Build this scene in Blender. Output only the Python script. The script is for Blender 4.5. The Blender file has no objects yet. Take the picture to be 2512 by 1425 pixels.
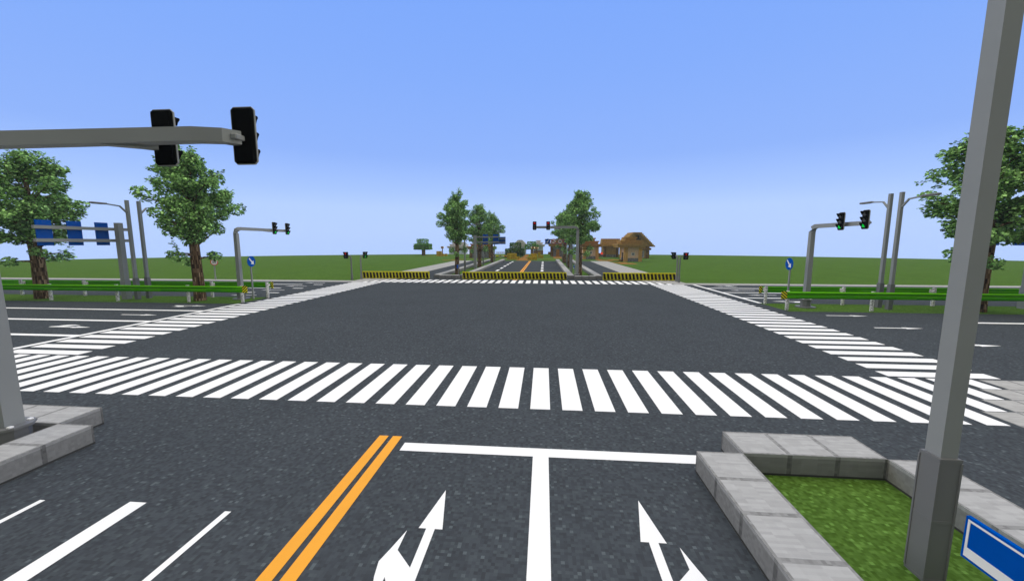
import bpy, bmesh, math, random
from mathutils import Vector, Matrix
R = math.radians
random.seed(7)
C = bpy.context.scene.collection
sc = bpy.context.scene

# ------------------------------------------------------------------ colours and materials
def lin(c):
    o = []
    for v in c:
        v /= 255.0
        o.append(v / 12.92 if v <= 0.04045 else ((v + 0.055) / 1.055) ** 2.4)
    return o
def col(c, k=1.0):
    l = lin(c)
    return (l[0] * k, l[1] * k, l[2] * k, 1.0)

def new_mat(name, rough=0.9):
    m = bpy.data.materials.new(name); m.use_nodes = True
    nt = m.node_tree
    b = nt.nodes['Principled BSDF']
    b.inputs['Roughness'].default_value = rough
    b.inputs['Specular IOR Level'].default_value = 0.12
    return m, nt, b
def node(nt, typ, ins=None, **props):
    n = nt.nodes.new(typ)
    for k, v in props.items():
        setattr(n, k, v)
    if ins:
        for k, v in ins.items():
            s = n.inputs[k]
            if isinstance(v, bpy.types.NodeSocket):
                nt.links.new(v, s)
            else:
                s.default_value = v
    return n
def math_n(nt, op, a, b=0.0):
    return node(nt, 'ShaderNodeMath', {0: a, 1: b}, operation=op).outputs[0]
def vmath(nt, op, a, b=(0, 0, 0)):
    return node(nt, 'ShaderNodeVectorMath', {0: a, 1: b}, operation=op).outputs[0]
def inset_pos(nt, d=0.01):
    g = node(nt, 'ShaderNodeNewGeometry')
    sc_n = node(nt, 'ShaderNodeVectorMath', {0: g.outputs['True Normal']}, operation='SCALE')
    sc_n.inputs['Scale'].default_value = d
    return vmath(nt, 'SUBTRACT', g.outputs['Position'], sc_n.outputs[0])
def pix_noise(nt, pos, scale, seed=0.0):
    p = vmath(nt, 'MULTIPLY', pos, scale)
    p = vmath(nt, 'ADD', p, (seed * 7.31 + 0.013, seed * 3.7 + 0.017, seed * 1.9 + 0.011))
    p = vmath(nt, 'FLOOR', p)
    return node(nt, 'ShaderNodeTexWhiteNoise', {'Vector': p}, noise_dimensions='3D').outputs['Value']
def ramp(nt, fac, stops, interp='LINEAR'):
    n = node(nt, 'ShaderNodeValToRGB', {'Fac': fac})
    cr = n.color_ramp; cr.interpolation = interp
    while len(cr.elements) > 1:
        cr.elements.remove(cr.elements[-1])
    cr.elements[0].position = stops[0][0]; cr.elements[0].color = stops[0][1]
    for p, c in stops[1:]:
        e = cr.elements.new(p); e.color = c
    return n.outputs['Color']
def mul_col(nt, c, f):
    n = node(nt, 'ShaderNodeMix', data_type='RGBA', blend_type='MULTIPLY')
    n.inputs[0].default_value = 1.0
    nt.links.new(c, n.inputs[6])
    if isinstance(f, bpy.types.NodeSocket):
        nt.links.new(f, n.inputs[7])
    else:
        n.inputs[7].default_value = f
    return n.outputs[2]
def mix_col(nt, fac, a, b):
    n = node(nt, 'ShaderNodeMix', data_type='RGBA', blend_type='MIX')
    for i, v in ((0, fac), (6, a), (7, b)):
        if isinstance(v, bpy.types.NodeSocket): nt.links.new(v, n.inputs[i])
        else: n.inputs[i].default_value = v
    return n.outputs[2]

def px_mat(name, stops, k=1.0, scale=(16, 16, 16), rough=0.9, seed=0, low=0.10, lowscale=2.0, interp='LINEAR', fine=None):
    """pixel-grained surface: random tone per small square, plus a slow drift"""
    m, nt, b = new_mat(name, rough)
    pos = inset_pos(nt)
    v = pix_noise(nt, pos, scale, seed)
    c = ramp(nt, v, [(p, col(x, k)) for p, x in stops], interp)
    if low:
        v2 = pix_noise(nt, pos, tuple(s * 0.5 for s in scale), seed + 3)
        f2 = ramp(nt, v2, [(0, (1 - low, 1 - low, 1 - low, 1)), (1, (1 + low, 1 + low, 1 + low, 1))])
        c = mul_col(nt, c, f2)
        nz = node(nt, 'ShaderNodeTexNoise', {'Vector': pos, 'Scale': lowscale * 0.12, 'Detail': 3.0}).outputs['Fac']
        f3 = ramp(nt, nz, [(0.3, (1 - low, 1 - low, 1 - low, 1)), (0.7, (1 + low, 1 + low, 1 + low, 1))])
        c = mul_col(nt, c, f3)
    nt.links.new(c, b.inputs['Base Color'])
    b.inputs['Specular IOR Level'].default_value = 0.0
    return m
def flat_mat(name, c, k=1.0, rough=0.6, var=0.05, spec=0.2, scale=6.0):
    m, nt, b = new_mat(name, rough)
    b.inputs['Specular IOR Level'].default_value = spec
    pos = inset_pos(nt)
    nz = node(nt, 'ShaderNodeTexNoise', {'Vector': pos, 'Scale': scale, 'Detail': 4.0}).outputs['Fac']
    f = ramp(nt, nz, [(0.3, (1 - var,) * 3 + (1,)), (0.7, (1 + var,) * 3 + (1,))])
    nt.links.new(mul_col(nt, f, col(c, k)), b.inputs['Base Color'])
    return m
def glow_mat(name, c, strength):
    m, nt, b = new_mat(name, 0.4)
    b.inputs['Base Color'].default_value = col(c, 0.5)
    b.inputs['Emission Color'].default_value = col(c)
    b.inputs['Emission Strength'].default_value = strength
    return m

KT = 0.80     # top faces: photo colour -> base colour
M = {}
M['asphalt'] = px_mat('asphalt', [(0, (68, 72, 77)), (0.5, (75, 80, 86)), (0.92, (80, 86, 91)), (0.96, (84, 91, 95)), (0.97, (91, 99, 103)), (1.0, (100, 108, 113))], KT, low=0.045, seed=1, rough=0.95)
M['grass'] = px_mat('grass', [(0, (68, 96, 36)), (0.35, (78, 108, 44)), (0.80, (89, 121, 53)), (0.93, (96, 130, 58)), (1.0, (112, 152, 72))], KT * 0.95, low=0.07, seed=2, rough=1.0)
M['white_paint'] = flat_mat('white_paint', (240, 240, 240), 0.95, 0.8, 0.02, 0.1, 1.5)
M['orange_paint'] = flat_mat('orange_paint', (253, 176, 64), 0.82, 0.8, 0.03, 0.1, 2.0)

def slab_mat(name, top, seed, side_streak=True, jitter=0.10):
    """smooth stone slabs one metre square: thin dark joint, streaky face, light lip and dark foot on the sides"""
    m, nt, b = new_mat(name, 0.9)
    pos = inset_pos(nt, 0.085)
    v = pix_noise(nt, pos, (3.0, 16.0, 16.0), seed)
    v2 = pix_noise(nt, pos, (8.0, 8.0, 8.0), seed + 1)
    c = ramp(nt, v, [(0, col(tuple(t - 12 for t in top), KT)), (1, col(tuple(t + 3 for t in top), KT))])
    c = mul_col(nt, c, ramp(nt, v2, [(0, (0.95,) * 3 + (1,)), (1, (1.03,) * 3 + (1,))]))
    sep = node(nt, 'ShaderNodeSeparateXYZ', {0: pos})
    def edge(o):
        f = math_n(nt, 'FRACT', o)
        a = math_n(nt, 'LESS_THAN', f, 0.05)
        d = math_n(nt, 'GREATER_THAN', f, 0.95)
        return math_n(nt, 'MAXIMUM', a, d)
    e = math_n(nt, 'MAXIMUM', edge(sep.outputs[0]), edge(sep.outputs[1]))
    wn = pix_noise(nt, pos, (16, 16, 16), seed + 5)
    dark = ramp(nt, wn, [(0, col((132, 132, 132), KT)), (1, col((160, 160, 160), KT))])
    c = mix_col(nt, e, c, dark)
    # lower foot of the stone is darker
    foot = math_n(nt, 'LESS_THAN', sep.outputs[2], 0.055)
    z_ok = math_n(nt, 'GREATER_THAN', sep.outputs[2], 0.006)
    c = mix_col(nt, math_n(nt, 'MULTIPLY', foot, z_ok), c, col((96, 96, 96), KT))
    # side shade painted in: upright faces darkened, less so along the lip
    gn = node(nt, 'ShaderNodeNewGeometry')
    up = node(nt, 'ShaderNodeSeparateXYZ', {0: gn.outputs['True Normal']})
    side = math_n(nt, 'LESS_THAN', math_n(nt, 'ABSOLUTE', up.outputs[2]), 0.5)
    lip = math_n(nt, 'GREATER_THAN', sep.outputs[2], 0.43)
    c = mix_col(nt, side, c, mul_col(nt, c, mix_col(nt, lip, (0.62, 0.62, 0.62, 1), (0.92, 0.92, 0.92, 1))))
    b.inputs['Specular IOR Level'].default_value = 0.0
    nt.links.new(c, b.inputs['Base Color'])
    return m
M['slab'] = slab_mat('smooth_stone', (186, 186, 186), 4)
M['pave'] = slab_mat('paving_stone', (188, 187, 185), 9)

M['steel'] = flat_mat('grey_steel', (146, 149, 150), 0.92, 0.55, 0.04, 0.25, 0.8)
M['steel_dark'] = flat_mat('dark_grey_steel', (118, 119, 121), 0.9, 0.55, 0.04, 0.25, 1.0)
M['bolt'] = flat_mat('pale_bolt', (235, 235, 235), 0.95, 0.4, 0.02, 0.4)
M['black'] = flat_mat('black_housing', (17, 18, 20), 1.0, 0.7, 0.1, 0.0)
M['rim'] = flat_mat('pale_grey_rim', (158, 158, 154), 0.9, 0.6, 0.03)
M['lens_off'] = flat_mat('unlit_lens', (92, 92, 90), 0.9, 0.35, 0.05, 0.4)
M['lens_red'] = glow_mat('red_lens', (200, 20, 22), 0.55)
M['lens_green'] = glow_mat('green_lens', (0, 190, 56), 0.8)
M['ped_red'] = glow_mat('red_figure', (190, 22, 26), 0.7)
M['ped_grey'] = flat_mat('unlit_figure', (92, 104, 100), 0.9, 0.5)
M['blue'] = flat_mat('sign_blue', (0, 76, 168), 1.0, 0.7, 0.03, 0.0)
M['navy'] = flat_mat('sign_navy', (28, 28, 120), 0.95, 0.5, 0.03, 0.2)
M['sign_white'] = flat_mat('sign_white', (232, 232, 230), 0.95, 0.5, 0.02, 0.2)
M['sign_red'] = flat_mat('sign_red', (200, 22, 26), 0.95, 0.5, 0.03, 0.2)
M['sign_black'] = flat_mat('sign_black', (14, 14, 14), 1.0, 0.5, 0.03, 0.2)
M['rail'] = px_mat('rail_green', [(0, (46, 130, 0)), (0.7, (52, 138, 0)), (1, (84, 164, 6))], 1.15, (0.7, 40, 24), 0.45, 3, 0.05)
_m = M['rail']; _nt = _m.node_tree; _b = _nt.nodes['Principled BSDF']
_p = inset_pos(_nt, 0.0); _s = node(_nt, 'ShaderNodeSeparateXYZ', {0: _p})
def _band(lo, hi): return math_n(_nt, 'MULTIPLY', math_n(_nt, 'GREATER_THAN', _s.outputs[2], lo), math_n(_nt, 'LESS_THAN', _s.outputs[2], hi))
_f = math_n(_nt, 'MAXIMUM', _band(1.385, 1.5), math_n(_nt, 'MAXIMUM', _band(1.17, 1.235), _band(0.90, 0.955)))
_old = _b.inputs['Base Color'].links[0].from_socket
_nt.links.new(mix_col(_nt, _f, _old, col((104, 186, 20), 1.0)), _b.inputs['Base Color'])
M['post_white'] = px_mat('weathered_white_post', [(0, (120, 120, 120)), (0.25, (170, 170, 170)), (0.6, (215, 215, 215)), (1, (245, 245, 245))], 0.95, (16, 16, 16), 0.8, 5, 0.05)
M['bark'] = px_mat('bark', [(0, (42, 31, 24)), (0.4, (84, 66, 50)), (0.75, (116, 94, 72)), (1, (156, 134, 108))], 0.95, (11, 11, 2.6), 0.95, 6, 0.12)

def hazard_mat(name, period, slope, axis_u, stripe, zlo, zhi, ylw=(176, 168, 10), interp=0.45):
    """yellow with slanting black bars between two heights"""
    m, nt, b = new_mat(name, 0.6)
    pos = inset_pos(nt, 0.01)
    sep = node(nt, 'ShaderNodeSeparateXYZ', {0: pos})
    wob = pix_noise(nt, pos, (6, 6, 8), 2)
    u = math_n(nt, 'ADD', sep.outputs[axis_u], math_n(nt, 'MULTIPLY', sep.outputs[2], slope))
    u = math_n(nt, 'ADD', u, math_n(nt, 'MULTIPLY', wob, 0.05 * period))
    f = math_n(nt, 'FRACT', math_n(nt, 'DIVIDE', u, period))
    s = math_n(nt, 'LESS_THAN', f, stripe)
    s = math_n(nt, 'MULTIPLY', s, math_n(nt, 'GREATER_THAN', sep.outputs[2], zlo))
    s = math_n(nt, 'MULTIPLY', s, math_n(nt, 'LESS_THAN', sep.outputs[2], zhi))
    n1 = pix_noise(nt, pos, (12, 12, 12), 8)
    y = ramp(nt, n1, [(0, col(tuple(int(v * 0.86) for v in ylw), 0.95)), (1, col(tuple(min(255, int(v * 1.1)) for v in ylw), 0.95))])
    c = mix_col(nt, s, y, col((12, 11, 8)))
    nt.links.new(c, b.inputs['Base Color'])
    return m
M['barrier'] = hazard_mat('barrier_paint', 0.5, 0.16, 0, 0.62, 0.13, 0.95, (206, 196, 10))
M['marker'] = hazard_mat('hazard_marker', 0.22, -1.0, 0, 0.5, -5, 50, (235, 225, 20))
M['marker_back'] = hazard_mat('hazard_marker_mirrored', 0.22, 1.0, 0, 0.5, -5, 50, (235, 225, 20))

def plank_mat(name, c, k, seed, gap=0.25):
    m, nt, b = new_mat(name, 0.9)
    pos = inset_pos(nt, 0.02)
    v = pix_noise(nt, pos, (3, 3, 4.0), seed)
    base = ramp(nt, v, [(0, col(tuple(int(x * 0.88) for x in c), k)), (1, col(tuple(min(255, int(x * 1.08)) for x in c), k))])
    sep = node(nt, 'ShaderNodeSeparateXYZ', {0: pos})
    f = math_n(nt, 'FRACT', math_n(nt, 'DIVIDE', sep.outputs[2], gap))
    e = math_n(nt, 'LESS_THAN', f, 0.25)
    cc = mix_col(nt, e, base, col(tuple(int(x * 0.68) for x in c), k))
    nt.links.new(cc, b.inputs['Base Color'])
    return m
KV = 1.75
M['oak_plank'] = plank_mat('oak_plank', (138, 110, 58), KV, 1)
M['red_plank'] = plank_mat('reddish_plank', (134, 96, 48), KV, 2)
M['hazed_plank'] = plank_mat('hazed_plank', (172, 168, 168), 1.75, 3)  # distance haze painted into the planks of the farthest houses
M['log'] = px_mat('bark_log', [(0, (52, 36, 16)), (0.5, (84, 60, 26)), (1, (122, 92, 44))], KV, (8, 8, 3), 0.95, 11, 0.08)
M['bare_log'] = px_mat('stripped_log', [(0, (146, 108, 54)), (1, (172, 134, 76))], 1.7, (8, 8, 1.2), 0.9, 12, 0.05)
M['plaster'] = px_mat('pinkish_plaster', [(0, (150, 124, 106)), (1, (172, 146, 126))], 2.0, (8, 8, 8), 0.95, 13, 0.03)
M['cobble'] = px_mat('cobblestone', [(0, (66, 66, 68)), (0.5, (94, 94, 97)), (1, (124, 124, 127))], 1.6, (6, 6, 6), 0.95, 14, 0.08)
M['hazed_wall'] = px_mat('haze_tinted_wall', [(0, (166, 170, 186)), (1, (182, 186, 200))], 1.75, (4, 4, 4), 0.95, 15, 0.03)  # far walls paled and blued, distance haze put into the colour
M['glass'] = flat_mat('dull_window', (108, 112, 122), 1.2, 0.3, 0.2, 0.4, 3)
M['dark_hole'] = flat_mat('dark_opening', (44, 30, 16), 1.0, 0.9, 0.1)
M['door'] = px_mat('oak_door', [(0, (112, 78, 24)), (1, (160, 116, 40))], 1.4, (8, 8, 8), 0.9, 16, 0.05)
M['hay'] = px_mat('hay', [(0, (104, 82, 8)), (0.5, (134, 112, 14)), (1, (164, 142, 24))], 1.8, (9, 9, 5), 0.95, 17, 0.10)
M['dirt_path'] = px_mat('dirt_path', [(0, (130, 96, 48)), (1, (170, 122, 66))], KT, (6, 6, 6), 0.95, 18, 0.05)
M['lamp_wood'] = px_mat('lamp_wood', [(0, (110, 80, 52)), (1, (146, 110, 74))], 1.3, (8, 8, 8), 0.9, 19, 0.04)
M['torch'] = glow_mat('torch_flame', (255, 238, 190), 1.2)
M['fire'] = glow_mat('hot_ember', (226, 60, 20), 0.8)
M['petal_yellow'] = flat_mat('yellow_petal', (236, 230, 40), 0.95, 0.8)
M['petal_red'] = flat_mat('red_petal', (190, 40, 30), 0.95, 0.8)
M['petal_white'] = flat_mat('white_petal', (225, 225, 215), 0.95, 0.8)
M['stem'] = flat_mat('flower_stem', (70, 110, 40), 0.9, 0.9)

def leaf_mat(name, stops, k=1.0):
    m, nt, b = new_mat(name, 0.75)
    g = node(nt, 'ShaderNodeNewGeometry')
    c1 = ramp(nt, g.outputs['Random Per Island'], [(p, col(x, k)) for p, x in stops])
    pos = g.outputs['Position']
    v = pix_noise(nt, pos, (7, 7, 7), 4)
    c = mul_col(nt, c1, ramp(nt, v, [(0, (0.6, 0.6, 0.6, 1)), (1, (1.3, 1.3, 1.3, 1))]))
    nt.links.new(c, b.inputs['Base Color'])
    # leaves let a little light through
    tr = node(nt, 'ShaderNodeBsdfTranslucent', {'Color': c})
    mx = node(nt, 'ShaderNodeMixShader', {0: 0.25, 1: b.outputs[0], 2: tr.outputs[0]})
    nt.links.new(mx.outputs[0], nt.nodes['Material Output'].inputs['Surface'])
    return m
M['leaf'] = leaf_mat('broad_leaf', [(0, (44, 60, 36)), (0.22, (64, 92, 50)), (0.55, (86, 116, 64)), (0.85, (112, 146, 86)), (1, (150, 186, 114))], 2.3)
M['oak_leaf'] = leaf_mat('village_leaf', [(0, (34, 62, 18)), (0.6, (56, 92, 34)), (1, (80, 118, 48))], 3.0)
M['dark_leaf'] = leaf_mat('dark_village_leaf', [(0, (16, 36, 6)), (0.6, (34, 60, 18)), (1, (62, 84, 30))], 3.2)

# ------------------------------------------------------------------ mesh helpers
def box(bm, x0, x1, y0, y1, z0, z1, mi=0):
    vs = [bm.verts.new(p) for p in ((x0, y0, z0), (x1, y0, z0), (x1, y1, z0), (x0, y1, z0), (x0, y0, z1), (x1, y0, z1), (x1, y1, z1), (x0, y1, z1))]
    for f in ((0, 3, 2, 1), (4, 5, 6, 7), (0, 1, 5, 4), (1, 2, 6, 5), (2, 3, 7, 6), (3, 0, 4, 7)):
        bm.faces.new([vs[i] for i in f]).material_index = mi
def bbox(bm, x0, x1, y0, y1, z0, z1, bev):
    t = bmesh.new(); box(t, x0, x1, y0, y1, z0, z1)
    bmesh.ops.bevel(t, geom=t.edges[:], offset=bev, segments=1, affect='EDGES')
    me = bpy.data.meshes.new('t'); t.to_mesh(me); t.free(); bm.from_mesh(me); bpy.data.meshes.remove(me)
def prism(bm, pts, d):
    """extrude a polygon (list of 3-D points) along vector d"""
    d = Vector(d)
    a = [bm.verts.new(p) for p in pts]; b = [bm.verts.new(Vector(p) + d) for p in pts]
    n = len(pts)
    bm.faces.new(a[::-1]); bm.faces.new(b)
    for i in range(n):
        bm.faces.new((a[i], a[(i + 1) % n], b[(i + 1) % n], b[i]))
def tube(bm, path, radii, n=4, twist=math.pi / 4, cap=True):
    """sweep an n-gon along points; radii per point"""
    rings = []
    for i, p in enumerate(path):
        p = Vector(p)
        if i == 0: t = Vector(path[1]) - p
        elif i == len(path) - 1: t = p - Vector(path[i - 1])
        else: t = (Vector(path[i + 1]) - Vector(path[i])).normalized() + (Vector(path[i]) - Vector(path[i - 1])).normalized()
        t.normalize()
        up = Vector((0, 0, 1)) if abs(t.z) < 0.9 else Vector((0, 1, 0))
        u = t.cross(up).normalized(); v = u.cross(t).normalized()
        rings.append([bm.verts.new(p + radii[i] * (math.cos(a) * u + math.sin(a) * v)) for a in [twist + 2 * math.pi * k / n for k in range(n)]])
    for a, b in zip(rings, rings[1:]):
        for k in range(n):
            bm.faces.new((a[k], a[(k + 1) % n], b[(k + 1) % n], b[k]))
    if cap:
        bm.faces.new(rings[0][::-1]); bm.faces.new(rings[-1])
def quad(bm, x0, x1, y0, y1, z):
    bm.faces.new([bm.verts.new(p) for p in ((x0, y0, z), (x1, y0, z), (x1, y1, z), (x0, y1, z))])
def disc(bm, c, ax_u, ax_v, r, th, n=16):
    c = Vector(c); u = Vector(ax_u); v = Vector(ax_v)
    w = u.cross(v)
    pts = [c + r * (math.cos(2 * math.pi * (k + .5) / n) * u + math.sin(2 * math.pi * (k + .5) / n) * v) for k in range(n)]
    prism(bm, pts, w * th)
def obj(name, bm, mat, parent=None, loc=None):
    bmesh.ops.recalc_face_normals(bm, faces=bm.faces[:])
    me = bpy.data.meshes.new(name); bm.to_mesh(me); bm.free()
    for m in (mat if isinstance(mat, list) else [mat]):
        me.materials.append(m)
    o = bpy.data.objects.new(name, me); C.objects.link(o)
    if parent: o.parent = parent
    if loc: o.location = loc
    return o
def tag(o, label, cat, group=None):
    o['label'] = label; o['category'] = cat
    if group: o['group'] = group
    return o
def thing(name, label, cat, loc=(0, 0, 0), rz=0.0, group=None):
    o = bpy.data.objects.new(name, None); C.objects.link(o)
    o.empty_display_size = 0.2
    o.location = loc; o.rotation_euler = (0, 0, rz)
    return tag(o, label, cat, group)
def structure(o):
    o['kind'] = 'structure'; return o
def dup(root, loc, rz, label, group=None):
    r = root.copy(); C.objects.link(r); r.location = loc; r.rotation_euler = (0, 0, rz); r['label'] = label
    if group: r['group'] = group
    for ch in list(root.children):
        c = ch.copy(); C.objects.link(c); c.parent = r
        for g in list(ch.children):
            d = g.copy(); C.objects.link(d); d.parent = c
    return r
def B(): return bmesh.new()

CX, CY, CZ = -3.4697, -8.4455, 5.134

# ------------------------------------------------------------------ ground, roads, pavements
bm = B()
n = 96
bm.faces.new([bm.verts.new((CX + 192 * math.cos(2 * math.pi * k / n), CY + 192 * math.sin(2 * math.pi * k / n), 0)) for k in range(n)])
structure(obj('ground', bm, M['grass']))
bm = B()
quad(bm, -30, 15, -40, 7, 0.004); quad(bm, -175, 175, 7, 41, 0.004); quad(bm, -30, 15, 41, 106, 0.004)
structure(obj('road', bm, M['asphalt']))
# grass strips: main-road islands and the cross-road medians
bm = B()
for x0 in (1, -19):
    quad(bm, x0, x0 + 3, -40, 0, 0.008); quad(bm, x0, x0 + 3, 48, 106, 0.008)
for s in (-1, 1):
    a, b_ = (-175, -29.75) if s < 0 else (15.2, 175)
    quad(bm, a, b_, 22, 26, 0.008)
structure(obj('median_grass', bm, M['grass']))
# pavements with stepped corners
bm = B()
def mir(x): return -15 - x
for sx in (0, 1):
    for sy in (0, 1):
        def q(x0, x1, y0, y1):
            if sx: x0, x1 = mir(x1), mir(x0)
            if sy: y0, y1 = 48 - y1, 48 - y0
            quad(bm, x0, x1, y0, y1, 0.008)
        q(10, 15, -40 if not sy else -58, 4)
        q(11, 15, 4, 5); q(12, 175, 5, 6); q(13, 175, 6, 7)
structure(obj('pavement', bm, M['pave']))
# kerbs: 1 m smooth stone blocks, half a metre high, round each island
def kerb(x0, near):
    bm = B()
    if near:
        box(bm, x0, x0 + 1, -40, 0, 0, 0.5); box(bm, x0 + 4, x0 + 5, -40, 0, 0, 0.5); box(bm, x0 + 1, x0 + 4, 0, 1, 0, 0.5)
    else:
        box(bm, x0, x0 + 1, 48, 106, 0, 0.5); box(bm, x0 + 4, x0 + 5, 48, 106, 0, 0.5); box(bm, x0 + 1, x0 + 4, 47, 48, 0, 0.5)
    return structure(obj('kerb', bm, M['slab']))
for x0 in (0, -20):
    for near in (True, False): kerb(x0, near)

# ------------------------------------------------------------------ painted markings
MZ = 0.012
bm = B()
def line(x0, x1, y0, y1): quad(bm, x0, x1, y0, y1, MZ)
# zebra crossings, one bar per metre
for sy in (0, 1):
    for r in range(4):
        lo, hi = -25 - r, 10 + r
        for k in range(lo, hi):
            y0 = 3 + r if not sy else 44 - r
            line(k + 0.15, k + 0.77, y0, y0 + 1)
for k in range(7, 41):
    line(-29, -25.02, k + 0.14, k + 0.74)
    line(9.95, 13.95, k + 0.14, k + 0.74)
# stop lines
line(-7.02, 0.99, 0.31, 0.69)
line(-29.62, -29.25, 7.3, 22.0)
line(15.1, 15.46, 26.1, 41)
# lane lines
line(-3.69, -3.31, -40, 0.31)
for k in range(6):
    line(-11.68, -11.32, -2.0 - 4 - 7 * k, -2.0 - 7 * k)
    y = 63 + 7 * k
    line(-4.05, -3.55, y, y + 4); line(-12.6, -12.1, y, y + 4)
for y in (10.5, 14.5, 18.5):
    line(-170, -29.62, y - 0.19, y + 0.19)
for y in (29.35, 33.4, 37.4):
    line(15.46, 46, y - 0.19, y + 0.19)
    for k in range(14):
        x1 = -33.9 - 7 * k
        line(x1 - 4, x1, y - 0.17, y + 0.17)
    line(-32.4, -31.2, y - 0.17, y + 0.17)
for k in range(10):
    x0 = 24.4 + 15 * k
    line(x0, x0 + 11, 18.3, 18.68)
def tri(a, b, c):
    f = [bm.verts.new((p[0], p[1], MZ)) for p in (a, b, c)]
    bm.faces.new(f)
def arrow(px, py, rz, branch, L=4.0):
    """lane arrow: tip at (px,py), pointing along +Y turned by rz; branch -1 left, +1 right, 0 none"""
    c, s = math.cos(rz), math.sin(rz)
    def T(x, y): return (px + x * c - y * s, py + x * s + y * c, MZ )
    def poly(pts): bm.faces.new([bm.verts.new(T(*p)) for p in pts])
    poly([(0, 0), (-0.22, -1.1), (-0.08, -1.1), (0.08, -1.1), (0.22, -1.1)])
    poly([(-0.08, -1.1), (-0.08, -L), (0.08, -L), (0.08, -1.1)])
    if branch:
        k = branch
        poly([(k * 0.08, -1.95), (k * 0.41, -1.62), (k * 0.41, -2.15), (k * 0.08, -2.75)])
        poly([(k * 0.41, -1.17), (k * 0.54, -1.60), (k * 0.63, -1.87), (k * 0.58, -2.15), (k * 0.41, -2.72)])
arrow(-5.47, -1.12, 0, -1); arrow(-1.53, -1.12, 0, 1)
# tails of the arrows of the oncoming lanes
line(-13.55, -13.43, -6.0, -2.1); line(-9.56, -9.43, -6.0, -2.1)
for (y, br) in ((20.7, 1), (16.6, 0), (12.5, -1)):
    arrow(-31.3, y, -math.pi / 2, br, 2.8)
for (y, br) in ((20.45, 0), (16.4, 0), (12.4, 0)):
    arrow(19.6, y, -math.pi / 2, br, 2.8)
for (y, br) in ((27.3, -1), (31.5, 0), (35.5, 0), (39.4, 1)):
    arrow(16.9, y, math.pi / 2, br, 2.8)
    arrow(-34.9, y, math.pi / 2, 0, 2.8)
structure(obj('road_marking', bm, M['white_paint']))
bm = B()
for a in (-7.83, -7.46):
    quad(bm, a, a + 0.25, -40, 1.0, MZ); quad(bm, a, a + 0.25, 45.4, 106, MZ)
structure(obj('centre_line', bm, M['orange_paint']))
# village paths of trodden earth
bm = B()
def path_cells(cells):
    for x0, x1, y0, y1 in cells: quad(bm, x0, x1, y0, y1, 0.006)
path_cells([(-12, -8, 108, 116), (-12, -9, 116, 128), (-12, -10, 128, 170), (-8, 20, 121, 122.5), (13, 15, 108, 122), (15, 17, 106, 114), (15, 19, 96, 100), (16, 20, 90, 96), (17, 22, 112, 118),
            (-35, -31, 108, 110.5), (-33, -29, 112, 114), (-52, -44, 146, 148), (0, 4, 128, 143), (-33, -12, 120, 121)])
structure(obj('path', bm, M['dirt_path']))

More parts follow.
